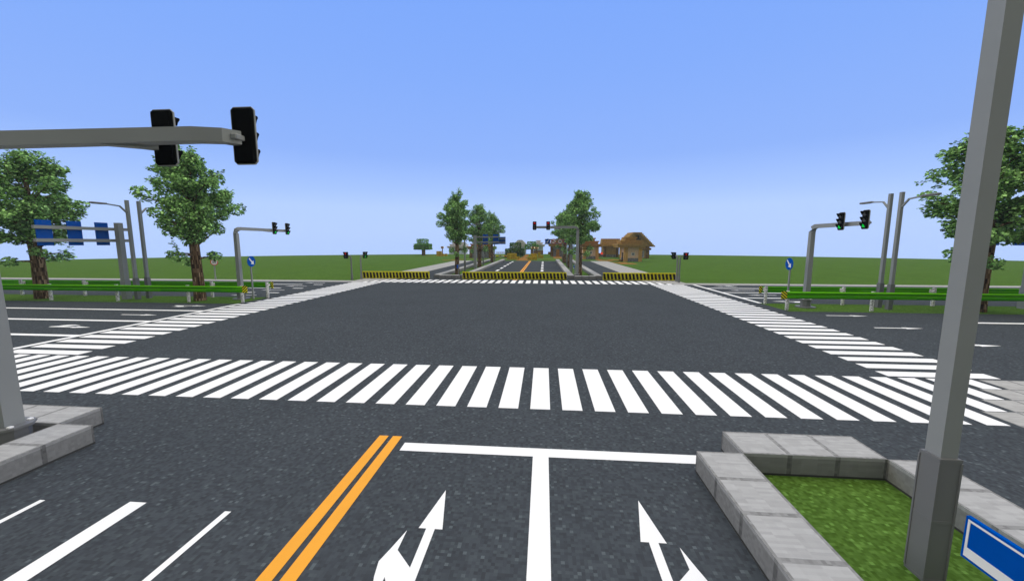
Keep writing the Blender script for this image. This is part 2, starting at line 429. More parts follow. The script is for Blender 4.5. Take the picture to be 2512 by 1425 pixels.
# ------------------------------------------------------------------ street furniture: mast-arm signals
def signal_pole(label, loc, rz, zarm, heads, lit, pole_r=0.2, zo=0.2):
    """pole at origin, arm runs along local +X, heads face local -Y"""
    t = thing('traffic_signal', label, 'traffic signal', loc, rz, 'mast-arm traffic signals of the crossing')
    q = math.sqrt(2) / 2
    bm = B()
    r = pole_r
    tube(bm, [(0, 0, 0.05), (0, 0, zarm - 0.45), (0.12, 0, zarm - 0.12), (0.42, 0, zarm)], [r * 1.15, r, r * .97, r * .95])
    obj('pole', bm, M['steel'], t)
    bm = B()
    tube(bm, [(0.42, 0, zarm), (heads[1] - .75, 0, zarm), (heads[1] - .24, -0.12, zarm), (heads[1] - .06, -0.36, zarm)], [r * .95, r * .87, r * .85, r * .85])
    tube(bm, [(heads[0] - 1.1, -0.02, zarm - .03), (heads[0] - .30, -0.14, zarm - .07), (heads[0] - .1, -0.36, zarm - .07)], [r * .72, r * .8, r * .8])
    obj('arm', bm, M['steel'], t)
    bm = B()
    box(bm, -r * 0.98, r * 0.98, -r * .98, r * .98, 0.06, 0.62)
    disc(bm, (0, 0, 0), (1, 0, 0), (0, 1, 0), 0.72, 0.09, 8)
    disc(bm, (0, 0, 0.62), (1, 0, 0), (0, 1, 0), 0.46, 0.06, 8)
    disc(bm, (0, 0, 0.08), (1, 0, 0), (0, 1, 0), 0.36, 0.54, 8)
    fl = obj('base_plate', bm, M['steel_dark'], t)
    for a in range(4):
        bm = B()
        x, y = 0.34 * math.cos(a * math.pi / 2 + .5), 0.34 * math.sin(a * math.pi / 2 + .5)
        bbox(bm, x - .05, x + .05, y - .05, y + .05, 0.67, 0.72, 0.015)
        obj('bolt', bm, M['bolt'], fl)
    for hx in heads:
        yb, zc = -0.42, zarm + zo
        bm = B()
        bbox(bm, hx - 0.26, hx + 0.26, yb - 0.10, yb + 0.06, zc - 0.60, zc + 0.60, 0.05)
        h = obj('signal_head', bm, M['black'], t)
        bm = B()
        pts = []
        for (sx, sz) in ((1, 1), (-1, 1), (-1, -1), (1, -1)):
            cxx, czz = hx + sx * 0.28, zc + sz * 0.62
            p1, p2 = (cxx, yb, czz - sz * 0.07), (cxx - sx * 0.07, yb, czz)
            pts += [p1, p2] if sx * sz > 0 else [p2, p1]
        prism(bm, pts, (0, -0.035, 0))
        obj('backplate', bm, M['rim'], h)
        bm = B(); bbox(bm, hx - 0.07, hx + 0.07, yb + 0.055, -0.10, zarm - 0.06, zarm + 0.06, 0.02)
        obj('bracket', bm, M['steel'], h)
        for k, zz in enumerate((0.37, 0.0, -0.37)):
            bm = B()
            disc(bm, (hx, yb - 0.10, zc + zz), (1, 0, 0), (0, 0, -1), 0.135, -0.02, 14)
            lm = M['lens_off']
            if lit == 'red' and k == 0: lm = M['lens_red']
            if lit == 'green' and k == 2: lm = M['lens_green']
            obj('lens', bm, lm, h)
            # hood: open half tube over the lens
            bm = B()
            prev = None
            for j in range(9):
                a = math.pi * (-0.12 + 1.24 * j / 8)
                ca, sa = math.cos(a), math.sin(a)
                dep = 0.10 + 0.18 * max(0.0, sa)
                ring = [(hx + 0.175 * ca, yb - 0.09, zc + zz + 0.175 * sa), (hx + 0.175 * ca, yb - 0.09 - dep, zc + zz + 0.175 * sa),
                        (hx + 0.15 * ca, yb - 0.09 - dep, zc + zz + 0.15 * sa), (hx + 0.15 * ca, yb - 0.09, zc + zz + 0.15 * sa)]
                vs = [bm.verts.new(p) for p in ring]
                if prev:
                    for i in range(4): bm.faces.new((prev[i], prev[(i + 1) % 4], vs[(i + 1) % 4], vs[i]))
                else: bm.faces.new(vs)
                prev = vs
            bm.faces.new(prev[::-1])
            obj('hood', bm, M['black'], h)
    return t
PI = math.pi
# far side, facing us: arm towards -X  -> mirrored by turning 180 deg would face away, so heads mirrored along X instead
def mirror_x(t):
    """flip a thing left to right (its meshes are its own)"""
    for o in [t] + list(t.children_recursive):
        if o.type == 'MESH':
            o.data.transform(Matrix.Scale(-1, 4, (1, 0, 0)))
            o.data.flip_normals()
    return t
mirror_x(signal_pole('grey mast-arm signal with two red lamps lit, in the far kerbed island', (1.4, 48.5, 0), 0, 7.5, (4.3, 6.27), 'red', 0.27))
# near left: arm towards +X, heads face +Y (away from camera)
mirror_x(signal_pole('big grey mast-arm signal seen from behind, standing nearest the camera in the left island', (-16.68, -0.47, 0), PI, 7.44, (4.56, 6.5), 'red', 0.235, 0.08))
# left median: arm towards +Y, heads face +X
signal_pole('grey mast-arm signal with two green lamps, behind the left guard rail', (-31.6, 24.8, 0), PI / 2, 6.5, (4.5, 6.5), 'green', 0.22)
# right median: arm towards -Y, heads face -X
signal_pole('grey mast-arm signal with two green lamps, behind the right guard rail', (17.72, 24.15, 0), -PI / 2, 6.48, (3.55, 5.6), 'green', 0.225)

# ------------------------------------------------------------------ pedestrian signals
def ped_signal(label, loc, rz, figure_lit, flip=False):
    """post at origin, head set off along local +X, lamps face local -Y"""
    t = thing('pedestrian_signal', label, 'pedestrian signal', loc, rz, 'pedestrian signals on the far pavement corners')
    bm = B(); tube(bm, [(0, 0, 0), (0, 0, 0.85)], [0.17, 0.15]); tube(bm, [(0, 0, 0.85), (0, 0, 3.15), (0.10, 0, 3.4), (0.3, 0, 3.5), (0.5, 0, 3.5)], [0.11, 0.10, 0.10, 0.09, 0.08])
    obj('post', bm, M['steel_dark'], t)
    x = 0.72
    bm = B(); bbox(bm, x - .29, x + .29, -0.12, 0.12, 3.04, 3.96, 0.03)
    h = obj('signal_head', bm, M['black'], t)
    for zz in (3.75, 3.29):
        bm = B()
        box(bm, x - .25, x + .25, -0.36, -0.122, zz + 0.19, zz + 0.215)
        prism(bm, [(x - .25, -0.122, zz + 0.19), (x - .25, -0.36, zz + 0.19), (x - .25, -0.122, zz - 0.16)], (0.02, 0, 0))
        prism(bm, [(x + .23, -0.122, zz + 0.19), (x + .23, -0.36, zz + 0.19), (x + .23, -0.122, zz - 0.16)], (0.02, 0, 0))
        obj('hood', bm, M['black'], h)
    bm = B()      # standing figure
    disc(bm, (x, -0.122, 3.86), (1, 0, 0), (0, 0, -1), 0.045, -0.012, 8)
    box(bm, x - .075, x + .075, -0.134, -0.122, 3.70, 3.81); box(bm, x - .045, x + .045, -0.134, -0.122, 3.60, 3.70)
    obj('standing_figure', bm, M['ped_red'] if figure_lit == 'red' else M['ped_grey'], h)
    bm = B()      # walking figure
    disc(bm, (x + .03, -0.122, 3.42), (1, 0, 0), (0, 0, -1), 0.04, -0.012, 8)
    for p in ([(x + .02, 3.39), (x + .06, 3.37), (x + .0, 3.26), (x - .05, 3.27)], [(x - .05, 3.27), (x, 3.26), (x + .1, 3.15), (x + .06, 3.14)], [(x - .05, 3.27), (x - .01, 3.25), (x - .08, 3.14), (x - .12, 3.15)]):
        prism(bm, [(a, -0.122, z) for a, z in p], (0, -0.012, 0))
    obj('walking_figure', bm, M['lens_green'] if figure_lit == 'green' else M['ped_grey'], h)
    if flip: mirror_x(t)
    return t
mirror_x(ped_signal('pedestrian signal showing a red figure, on the far left pavement corner', (-30.55, 43.6, 0), 0, 'red'))
ped_signal('pedestrian signal turned to the right with green figure, beside the left striped barrier', (-29.8, 44.9, 0), PI / 3.2, 'green')
mirror_x(ped_signal('pedestrian signal turned to the left, beside the right striped barrier', (14.45, 44.9, 0), -PI / 2.6, 'off'))
ped_signal('pedestrian signal showing a red figure, on the far right pavement corner', (14.4, 43.8, 0), 0, 'red')

# ------------------------------------------------------------------ street lamps
def street_lamp(label, loc, rz, group='tall grey street lamps', H=9.0):
    t = thing('street_lamp', label, 'street lamp', loc, rz, group)
    bm = B(); tube(bm, [(0, 0, 1.9), (0, 0, H)], [0.165, 0.155]); obj('pole', bm, M['steel'], t)
    bm = B()
    for z0, z1 in ((0.0, 1.0), (1.0, 2.0)):
        tube(bm, [(0, 0, z0), (0, 0, z1)], [0.212, 0.212])
    for z0 in (0.03, 1.0, 1.97):
        tube(bm, [(0, 0, z0 - 0.025), (0, 0, z0 + 0.025)], [0.220, 0.220])
    for sx, sy in ((1, 1), (1, -1), (-1, 1), (-1, -1)):
        box(bm, sx * .150 - .012, sx * .150 + .012, sy * .150 - .012, sy * .150 + .012, 0.06, 1.94)
    obj('base_sleeve', bm, M['steel_dark'], t)
    bm = B(); tube(bm, [(0.05, 0, H - 1.15), (0.62, 0, H - .58), (1.75, 0, H - .48)], [0.085, 0.08, 0.07]); obj('arm', bm, M['steel'], t)
    bm = B()
    bbox(bm, 1.65, 2.85, -0.14, 0.14, H - .55, H - .40, 0.04)
    h = obj('lamp_head', bm, M['steel_dark'], t)
    bm = B(); box(bm, 1.95, 2.7, -0.10, 0.10, H - .565, H - .551); obj('lamp_glass', bm, M['rim'], h)
    return t
street_lamp('tall grey street lamp post with panelled sleeve, right foreground, rising out of the picture', (2.5, -2.52, 0), 0, H=13.0)
lamp0 = street_lamp('grey street lamp with its arm reaching left, behind the left guard rail', (-40.95, 23.75, 0), -PI / 2)
dup(lamp0, (-40.75, 24.6, 0), PI / 2, 'grey street lamp at left with its arm running right into the tree')
dup(lamp0, (23.5, 24.5, 0), PI / 2, 'grey street lamp with its arm reaching left, behind the right guard rail')
dup(lamp0, (23.5, 23.55, 0), -PI / 2, 'grey street lamp with its arm reaching right towards the tree, behind the right guard rail')
for Y, who in ((60.5, 'nearest the barrier'), (81.7, 'second along'), (102.9, 'farthest along')):
    dup(lamp0, (-17.8, Y, 0), 0, 'street lamp in the far left kerbed strip, %s' % who)
    if Y > 70: dup(lamp0, (1.85, Y, 0), PI, 'street lamp in the far right kerbed strip, %s' % ('farther along' if Y > 100 else 'nearer the signs'))

# ------------------------------------------------------------------ overhead sign gantries
def gantry(label, loc, rz, x0, x1, panels, zb=(5.4, 6.42), post_r=0.30, H=7.0, zp=(4.98, 6.98), side=1):
    """post at origin, bars along local X from x0 to x1, panels on local -Y side (side=1)"""
    t = thing('sign_gantry', label, 'sign gantry', loc, rz, 'grey gantries carrying road signs')
    bm = B(); tube(bm, [(0, 0, 0), (0, 0, 1.7)], [post_r * 1.18, post_r * 1.18]); tube(bm, [(0, 0, 1.7), (0, 0, H)], [post_r, post_r]); obj('post', bm, M['steel'], t)
    for z in zb:
        bm = B(); box(bm, x0, x1, -0.225 - 0.21, -0.215, z - 0.13, z + 0.13)
        obj('bar', bm, M['steel'], t)
    for a, b_ in panels:
        bm = B(); bbox(bm, a, b_, -0.52, -0.438, zp[0], zp[1], 0.01)
        obj('sign_panel', bm, M['blue'], t)
    return t
# left of the crossing: bars towards -Y, panels on the -X side ; local X -> -Y means rz=-90 ; local -Y -> -X
gantry('grey gantry with three blue panels seen from behind, left of the crossing', (-42.17, 23.85, 0), -PI / 2, -1.1, 5.75, [(.5, 1.5), (2.5, 3.5), (4.5, 5.5)])
# right: bars towards +Y, panels on +X side
gantry('grey gantry with blue panels half hidden by the tree at the right edge', (34.6, 24.9, 0), PI / 2, -0.5, 5.75, [(.8, 1.8), (2.8, 3.8), (4.8, 5.7)], zb=(5.42, 6.42))
# far road, left strip: bars towards +X, panels on +Y side -> mirrored
def far_gantry(label, loc, x1, panels):
    t = gantry(label, loc, PI, -0.5, x1, panels, zb=(5.42, 6.45), post_r=0.34, H=6.8)
    return mirror_x(t)
far_gantry('grey gantry with two blue panels seen from behind, over the far road', (-17.35, 68.5, 0), 4.75, [(1.5, 2.6), (3.6, 4.72)])
far_gantry('farther grey gantry with one wide blue panel seen from behind, over the far road', (-17.9, 98, 0), 3.7, [(1.6, 3.75)])

# round signs
def round_sign_mesh(parent, c, u, v, r, face, ring=None, name='sign_face', n=16):
    """layered disc looking along -(u x v)... faces +w where w = u x v"""
    u = Vector(u); v = Vector(v); w = u.cross(v); c = Vector(c)
    bm = B(); disc(bm, c, u, v, r, 0.03, n)
    o = obj(name, bm, ring or face, parent)
    if ring:
        bm = B(); disc(bm, c + w * 0.03, u, v, r * 0.80, 0.006, n)
        obj('face', bm, face, o)
    return o, c + w * 0.036, u, v, w
def flat_poly(parent, name, o, u, v, w, pts, mat, th=0.006):
    bm = B(); prism(bm, [o + u * a + v * b for a, b in pts], w * th)
    return obj(name, bm, mat, parent)
def arrow_pts(L, ang, s=1.0):
    """arrow outline centred at 0 pointing at ang"""
    p = [(-L, -.055), (L * .25, -.055), (L * .25, -.20), (L, 0), (L * .25, .20), (L * .25, .055), (-L, .055)]
    c, s_ = math.cos(ang), math.sin(ang)
    return [(a * s * c - b * s * s_, a * s * s_ + b * s * c) for a, b in p]
def text_mesh(parent, txt, o, u, v, w, size, mat):
    cu = bpy.data.curves.new('lettering', 'FONT'); cu.body = txt; cu.size = size; cu.align_x = 'CENTER'; cu.align_y = 'CENTER'; cu.extrude = 0.004; cu.offset = 0.012
    to = bpy.data.objects.new('lettering', cu)
    me = bpy.data.meshes.new_from_object(to)
    me.name = 'lettering'
    mt = Matrix(((u.x, v.x, w.x, o.x), (u.y, v.y, w.y, o.y), (u.z, v.z, w.z, o.z), (0, 0, 0, 1)))
    me.transform(mt); me.materials.clear(); me.materials.append(mat)
    bpy.data.objects.remove(to); bpy.data.curves.remove(cu)
    t = bpy.data.objects.new('lettering', me); C.objects.link(t); t.parent = parent
    return t
# right-hand gantry with four round signs facing us
t = thing('sign_gantry', 'grey gantry with four round signs facing us, in the far right kerbed strip', 'sign gantry', (1.2, 58.25, 0), 0, 'grey gantries carrying road signs')
bm = B(); tube(bm, [(0, 0, 0), (0, 0, 6.5)], [0.33, 0.30]); obj('post', bm, M['steel'], t)
for z in (5.15, 5.78):
    bm = B(); box(bm, -4.55, 0.25, -0.35, -0.22, z - 0.12, z + 0.12); obj('bar', bm, M['steel'], t)
U, V = (1, 0, 0), (0, 0, 1)
# u x v must point to -Y : (1,0,0)x(0,0,1) = (0*1-0*0, 0*0-1*1, 0) = (0,-1,0)
o, p, u, v, w = round_sign_mesh(t, (-4.05, -0.36, 5.5), U, V, 0.45, M['blue'])
flat_poly(o, 'arrow', p, u, v, w, arrow_pts(0.32, R(-128)), M['sign_white'])
o, p, u, v, w = round_sign_mesh(t, (-3.03, -0.36, 5.5), U, V, 0.45, M['sign_white'], M['sign_red'])
flat_poly(o, 'horn', p, u, v, w, [(-.27, -.10), (-.16, -.05), (.10, -.03), (.10, .04), (-.16, .07), (-.27, .16)], M['sign_black'])
flat_poly(o, 'slash', p + w * 0.008, u, v, w, [(-.27, .22), (.21, -.28), (.27, -.22), (-.21, .28)], M['sign_red'])
o, p, u, v, w = round_sign_mesh(t, (-1.97, -0.36, 5.5), U, V, 0.45, M['sign_white'], M['sign_red'])
text_mesh(o, '50', p, u, v, w, 0.46, M['sign_black'])
o, p, u, v, w = round_sign_mesh(t, (-1.0, -0.36, 5.5), U, V, 0.45, M['blue'], M['sign_red'])
flat_poly(o, 'cross_bar', p, u, v, w, [(-.28, .22), (.22, -.28), (.28, -.22), (-.22, .28)], M['sign_red'])
flat_poly(o, 'cross_bar', p + w * 0.008, u, v, w, [(-.28, -.22), (-.22, -.28), (.28, .22), (.22, .28)], M['sign_red'])

def keep_right(label, loc, facing):
    t = thing('road_sign', label, 'road sign', loc, 0, 'round blue keep-right signs on posts')
    bm = B(); tube(bm, [(0, 0, 0), (0, 0, 3.3)], [0.075, 0.07]); tube(bm, [(0, 0, 0), (0, 0, 0.5)], [0.095, 0.095]); obj('post', bm, M['steel'], t)
    u = Vector((0, facing, 0)); v = Vector((0, 0, 1))
    o, p, u, v, w = round_sign_mesh(t, (facing * 0.07, 0, 3.5), u, v, 0.49, M['blue'], name='sign_face', n=20)
    flat_poly(o, 'arrow', p, u, v, w, arrow_pts(0.36, R(-48), 1.1), M['sign_white'])
    return t
keep_right('round blue sign with white arrow pointing down right, on the left median nose', (-30.5, 24.9, 0), 1)
keep_right('round blue sign with white arrow pointing down right, on the right median nose', (16.45, 24.4, 0), -1)
t = thing('road_sign', 'round 50 speed limit sign below a square navy plate, on the far left pavement', 'road sign', (-50.2, 42.4, 0), R(28))
bm = B(); tube(bm, [(0, 0, 0), (0, 0, 3.9)], [0.09, 0.08]); tube(bm, [(0, 0, 0), (0, 0, 0.5)], [0.12, 0.12]); obj('post', bm, M['steel'], t)
o, p, u, v, w = round_sign_mesh(t, (0.05, -0.09, 2.52), U, V, 0.46, M['sign_white'], M['sign_red'])
text_mesh(o, '50', p, u, v, w, 0.46, M['sign_black'])
bm = B(); bbox(bm, -0.5, 0.55, -0.12, -0.085, 2.99, 3.95, 0.01); obj('sign_panel', bm, M['navy'], t)

# low blue panels on posts at the island noses
def panel_sign(label, loc):
    t = thing('street_name_plate', label, 'sign plate', loc, 0, 'low blue and white plates on posts')
    bm = B(); tube(bm, [(0.06, 0, 0), (0.06, 0, 1.95)], [0.07, 0.07]); obj('post', bm, M['steel'], t)
    bm = B(); box(bm, -0.05, 0.0, -0.75, 0.75, 1.35, 1.88); f = obj('plate', bm, M['blue'], t)
    bm = B()
    x = -0.051
    for a, b_, c, d in ((-.72, .72, 1.826, 1.852), (.694, .72, 1.385, 1.826), (-.72, -.694, 1.385, 1.826), (-.694, .694, 1.385, 1.505)):
        prism(bm, [(x, a, c), (x, b_, c), (x, b_, d), (x, a, d)], (-0.004, 0, 0))
    obj('white_trim', bm, M['sign_white'], f)
    return t
ps = panel_sign('blue plate with white lower band on the right foreground island, cut by the corner', (1.7, -4.49, 0))
dup(ps, (-16.75, 50.2, 0), 0, 'small blue and white plate in front of the far left tree trunk')
dup(ps, (1.12, 50.2, 0), 0, 'small blue and white plate left of the far mast-arm signal')

# ------------------------------------------------------------------ guard rails
def guard_rail(label, x0, x1, posts, ybeam, ypost, sgn, end_x):
    """corrugated green beam along X at ybeam, sgn = side the beam bulges to"""
    t = thing('guard_rail', label, 'guard rail', (0, 0, 0), 0, 'green guard rails along the medians')
    prof = [(0, 0.93), (0.05, 0.95), (0.09, 1.03), (0.09, 1.07), (0.02, 1.17), (0.02, 1.23), (0.09, 1.33), (0.09, 1.37), (0.05, 1.45), (0, 1.47), (-0.02, 1.45), (-0.02, 0.95)]
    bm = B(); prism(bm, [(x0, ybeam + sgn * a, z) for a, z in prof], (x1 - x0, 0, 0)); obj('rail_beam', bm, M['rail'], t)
    for px in posts:
        bm = B(); tube(bm, [(px, ypost, 0), (px, ypost, 1.5)], [0.125, 0.125], 8); p = obj('post', bm, M['post_white'], t)
        ya, yb = sorted((ypost + sgn * 0.10, ybeam - sgn * 0.02))
        bm = B(); bbox(bm, px - 0.09, px + 0.09, ya, yb, 1.08, 1.36, 0.015); obj('bracket', bm, M['post_white'], p)
    bm = B()
    ex0, ex1 = end_x
    prism(bm, [(ex0, ybeam + sgn * 0.05, 0.90), (ex1, ybeam - sgn * 0.02, 0.90), (ex1, ybeam - sgn * 0.02, 1.50), (ex0, ybeam + sgn * 0.05, 1.50)], (0, -sgn * 0.03, 0))
    obj('end_marker', bm, M['marker'] if ex0 < ex1 else M['marker_back'], t)
    return t
pl = [-29.72, -34.8, -41.7, -48.4, -55.3, -62.2]
guard_rail('near green guard rail of the left median, ending in a yellow and black marker', -66, -29.45, pl, 22.42, 22.68, -1, (-29.44, -29.02))
pl2 = [-29.6, -35.25, -42.0, -48.8, -55.8, -62.8]
guard_rail('far green guard rail of the left median, seen from its post side', -66, -29.5, pl2, 25.95, 25.62, 1, (-29.49, -29.2))
pr = [15.4, 21.55, 28.55, 35.5, 42.4, 49.4]
guard_rail('near green guard rail of the right median, ending in a yellow and black marker', 15.2, 54, pr, 22.42, 22.66, -1, (15.19, 14.80))
pr2 = [15.45, 21.65, 28.65, 35.6, 42.6, 49.6]
guard_rail('far green guard rail of the right median, seen from its post side', 15.35, 54, pr2, 26.05, 25.7, 1, (15.34, 15.05))

# ------------------------------------------------------------------ striped barriers
def barrier(label, x0, x1):
    t = thing('road_barrier', label, 'barrier', (0, 0, 0), 0, 'yellow and black barriers closing the far road')
    bm = B()
    prism(bm, [(x0, 46.10, 0.06), (x0, 46.46, 0.06), (x0, 46.40, 1.0), (x0, 46.37, 1.08), (x0, 46.19, 1.08), (x0, 46.16, 1.0)], (x1 - x0, 0, 0))
    obj('barrier_body', bm, M['barrier'], t)
    bm = B()
    n = int(round(x1 - x0))
    for k in range(n):
        xa = x0 + (x1 - x0) * (k + 0.5) / n
        box(bm, xa - 0.33, xa + 0.33, 46.13, 46.43, 0.008, 0.06)
    obj('base_feet', bm, M['black'], t)
barrier('yellow and black striped barrier across the left side lane and pavement', -30.25, -20.15)
barrier('longest yellow and black striped barrier, across the main carriageway', -15.2, -0.25)
barrier('yellow and black striped barrier across the right side lane and pavement', 4.85, 14.8)

# ------------------------------------------------------------------ trees
def leaf(bm, p, nrm, ax, s):
    """one lobed leaf, slightly folded"""
    n = nrm.normalized(); a = (ax - n * ax.dot(n))
    if a.length < 1e-3: a = n.orthogonal()
    a.normalize(); b = n.cross(a)
    pts = [(-.5, 0, 0), (-.28, -.36, .05), (.08, -.30, .06), (.30, -.36, .05), (.62, 0, -.03), (.30, .36, .05), (.08, .30, .06), (-.28, .36, .05)]
    bm.faces.new([bm.verts.new(p + a * (x * s) + b * (y * s) + n * (z * s)) for x, y, z in pts])
def rv(rng):
    while True:
        v = Vector((rng.uniform(-1, 1), rng.uniform(-1, 1), rng.uniform(-1, 1)))
        if 0.05 < v.length < 1: return v
def street_tree_meshes(seed):
    rng = random.Random(seed)
    bt = B(); bl = B()
    # trunk
    path = [(0, 0, 0), (0.02, 0, 1.5), (0.0, 0.04, 3.5), (-0.08, 0.02, 5.5), (0.06, -0.06, 7.5), (-0.04, 0.05, 9.3), (0.05, 0, 11.2), (0.0, 0.02, 12.7)]
    tube(bt, path, [0.56, 0.50, 0.46, 0.42, 0.33, 0.22, 0.13, 0.03], 8, 0.2)
    def trunk_at(z):
        for a, b in zip(path, path[1:]):
            if a[2] <= z <= b[2]:
                f = (z - a[2]) / (b[2] - a[2]); return Vector(a).lerp(Vector(b), f)
        return Vector(path[-1])
    def spray(s, d, length, n, size=1.0):
        """a twig with leaves along it"""
        d = d.normalized(); e = s + d * length
        tube(bt, [s, s.lerp(e, .5) + rv(rng) * .05, e], [0.028, 0.02, 0.008], 4)
        for i in range(n):
            f = rng.uniform(.15, 1.05)
            side = d.cross(rv(rng)).normalized() * rng.uniform(.05, .30) * (1.1 - .5 * f)
            leaf(bl, s + d * length * f + side, Vector((0, 0, 1)) + rv(rng) * .75, side + d * .3, rng.uniform(.17, .28) * size)
    clumps = []
    specs = []
    ang = rng.uniform(0, 6.28)
    # (start height, branches, reach, rise)
    for z0, cnt, reach, rise in ((3.7, 4, 2.1, 0.3), (4.9, 5, 2.7, 1.2), (5.9, 7, 3.5, 1.7), (6.9, 8, 3.7, 1.9), (8.0, 7, 3.3, 2.1), (9.0, 6, 2.5, 2.3), (10.0, 5, 1.6, 2.0), (11.0, 4, 0.8, 1.5)):
        for k in range(cnt):
            ang += 2.399 + rng.uniform(-.45, .45)
            specs.append((z0 + rng.uniform(-.4, .4), ang, reach * rng.uniform(.66, 1.04), rise * rng.uniform(.6, 1.3)))
    for z0, a, reach, rise in specs:
        s = trunk_at(z0)
        d = Vector((math.cos(a), math.sin(a), 0))
        low = z0 < 4.3
        e = s + d * reach + Vector((0, 0, rise))
        mid = s + d * reach * .5 + Vector((rng.uniform(-.2, .2), rng.uniform(-.2, .2), rise * (.62 if not low else .8)))
        r0 = max(0.045, 0.16 - 0.010 * z0)
        tube(bt, [s, mid, e], [r0, r0 * .65, 0.025], 5)
        out = (e - mid).normalized()
        nclump = 1 if low else (3 if reach > 2.0 else 2)
        for j in range(nclump):
            f = (0.97 - 0.30 * j) if not low else rng.uniform(.85, 1.05)
            c = s.lerp(mid, min(1, f * 2)) if f < .5 else mid.lerp(e, (f - .5) * 2)
            c = c + Vector((rng.uniform(-.4, .4), rng.uniform(-.4, .4), rng.uniform(-.15, .45)))
            if low: c.z -= 0.25
            clumps.append((c, (0.66 if low else rng.uniform(.55, .92)), d))
        for j in range(2 if low else 5):
            q = mid.lerp(e, rng.uniform(.3, 1.0))
            spray(q, out * 1.1 + rv(rng) * 1.0 + Vector((0, 0, rng.uniform(-.35, .45))), rng.uniform(.7, 1.35), 15)
    for k in range(5):
        clumps.append((Vector((rng.uniform(-.3, .3), rng.uniform(-.3, .3), 11.2 + 0.36 * k)), 0.72 - .11 * k, rv(rng)))
    for k in range(7):
        spray(trunk_at(rng.uniform(11.6, 12.6)), Vector((rng.uniform(-.8, .8), rng.uniform(-.8, .8), rng.uniform(.4, 1.2))), rng.uniform(.6, 1.0), 12)
    for c, r, d in clumps:
        cnt = int(215 * r * r) + 16
        for i in range(cnt):
            v = rv(rng)
            v = v.normalized() * (v.length ** 0.6)
            p = c + Vector((v.x * r, v.y * r, v.z * r * .66))
            nrm = Vector((v.x * .6 + rng.uniform(-.6, .6), v.y * .6 + rng.uniform(-.6, .6), rng.uniform(.1, 1.0)))
            leaf(bl, p, nrm, d + rv(rng) * .8 + Vector((0, 0, -.25)), rng.uniform(.16, .275))
    return bt, bl
def street_tree(seed, label, loc, rz, scale=1.0):
    t = thing('street_tree', label, 'tree', loc, rz, 'leafy street trees about thirteen metres tall')
    bt, bl = street_tree_meshes(seed)
    obj('trunk', bt, M['bark'], t); obj('crown', bl, M['leaf'], t)
    return t
tA = street_tree(11, 'leafy street tree at the left edge, behind the gantry with blue panels', (-50.6, 23.6, 0), 0.4)
tB = street_tree(23, 'leafy street tree behind the left guard rail, beside the left mast-arm signal', (-34.65, 23.65, 0), 1.9)
tB.scale = (0.86, 0.86, 1)
dup(tA, (29.5, 23.3, 0), 2.6, 'leafy street tree at the right edge, behind the big lamp post')
dup(tB, (-17.85, 54.4, 0), 4.1, 'street tree in the far left strip, nearest the barrier').scale = (0.74, 0.74, 1)
dup(tA, (-17.55, 74.9, 0), 5.2, 'street tree in the far left strip, middle of three').scale = (0.85, 0.85, 1)
dup(tB, (-17.6, 95.5, 0), 0.7, 'street tree in the far left strip, farthest of three').scale = (0.85, 0.85, 1)
dup(tA, (2.25, 54.2, 0), 1.2, 'street tree in the far right strip, beside the red-lit mast-arm signal').scale = (0.86, 0.86, 1)
dup(tB, (2.05, 75.3, 0), 2.9, 'street tree in the far right strip, middle of three').scale = (0.85, 0.85, 1)
dup(tA, (2.0, 95.2, 0), 3.8, 'street tree in the far right strip, farthest of three')

def block_tree(name, label, loc, mat, cells, trunk_h, seed, wood=True):
    """village tree: a crown of leaf blocks; cells = list of (x0,x1,y0,y1,z0,z1)"""
    rng = random.Random(seed)
    t = thing(name, label, 'tree', loc, 0, 'blocky village trees')
    if trunk_h:
        bm = B(); box(bm, -.5, .5, -.5, .5, 0, trunk_h); obj('trunk', bm, M['log'], t)
    bm = B()
    for x0, x1, y0, y1, z0, z1 in cells:
        vol = (x1 - x0) * (y1 - y0) * (z1 - z0)
        for i in range(int(16 * vol)):
            p = Vector((rng.uniform(x0, x1), rng.uniform(y0, y1), rng.uniform(z0, z1)))
            # push towards the skin of the block
            k = rng.randrange(6)
            if rng.random() < .7:
                if k < 2: p.x = (x0, x1)[k] + rng.uniform(-.1, .1)
                elif k < 4: p.y = (y0, y1)[k - 2] + rng.uniform(-.1, .1)
                else: p.z = (z0, z1)[k - 4] + rng.uniform(-.1, .1)
            leaf(bm, p, rv(rng), rv(rng), rng.uniform(.35, .6))
    obj('crown', bm, mat, t)
    return t
block_tree('oak_tree', 'lone blocky oak on the left grassland, behind a small lamp post', (-55.6, 154.5, 0), M['oak_leaf'], [(-3.3, 3.3, -2.5, 2.5, 2.7, 4.9), (-2.2, 2.0, -1.5, 1.5, 4.9, 7.0), (-2.5, 2.5, -3.3, 3.3, 2.7, 4.9)], 3.2, 1)
block_tree('oak_tree', 'dark round tree behind the left hay stack', (-14.2, 137, 0), M['dark_leaf'], [(-3.6, 3.2, -2.5, 2.5, 0.6, 3.1), (-2.0, 1.9, -1.7, 1.7, 3.0, 5.3), (-2.4, 2.4, -3, 3, 0.6, 3.0)], 1.5, 2)
block_tree('oak_tree', 'pale hazy blocky tree between the two grey far houses', (-9.2, 172, 0), M['oak_leaf'], [(-3.0, 2.9, -2.5, 2.5, 2.6, 4.6), (-1.9, 1.8, -1.5, 1.5, 4.6, 6.0)], 3.0, 3)
block_tree('oak_tree', 'small hazy tree seen between the two timber houses', (20.4, 176, 0), M['oak_leaf'], [(-1.6, 1.6, -1.5, 1.5, 1.6, 4.6)], 2.0, 4)

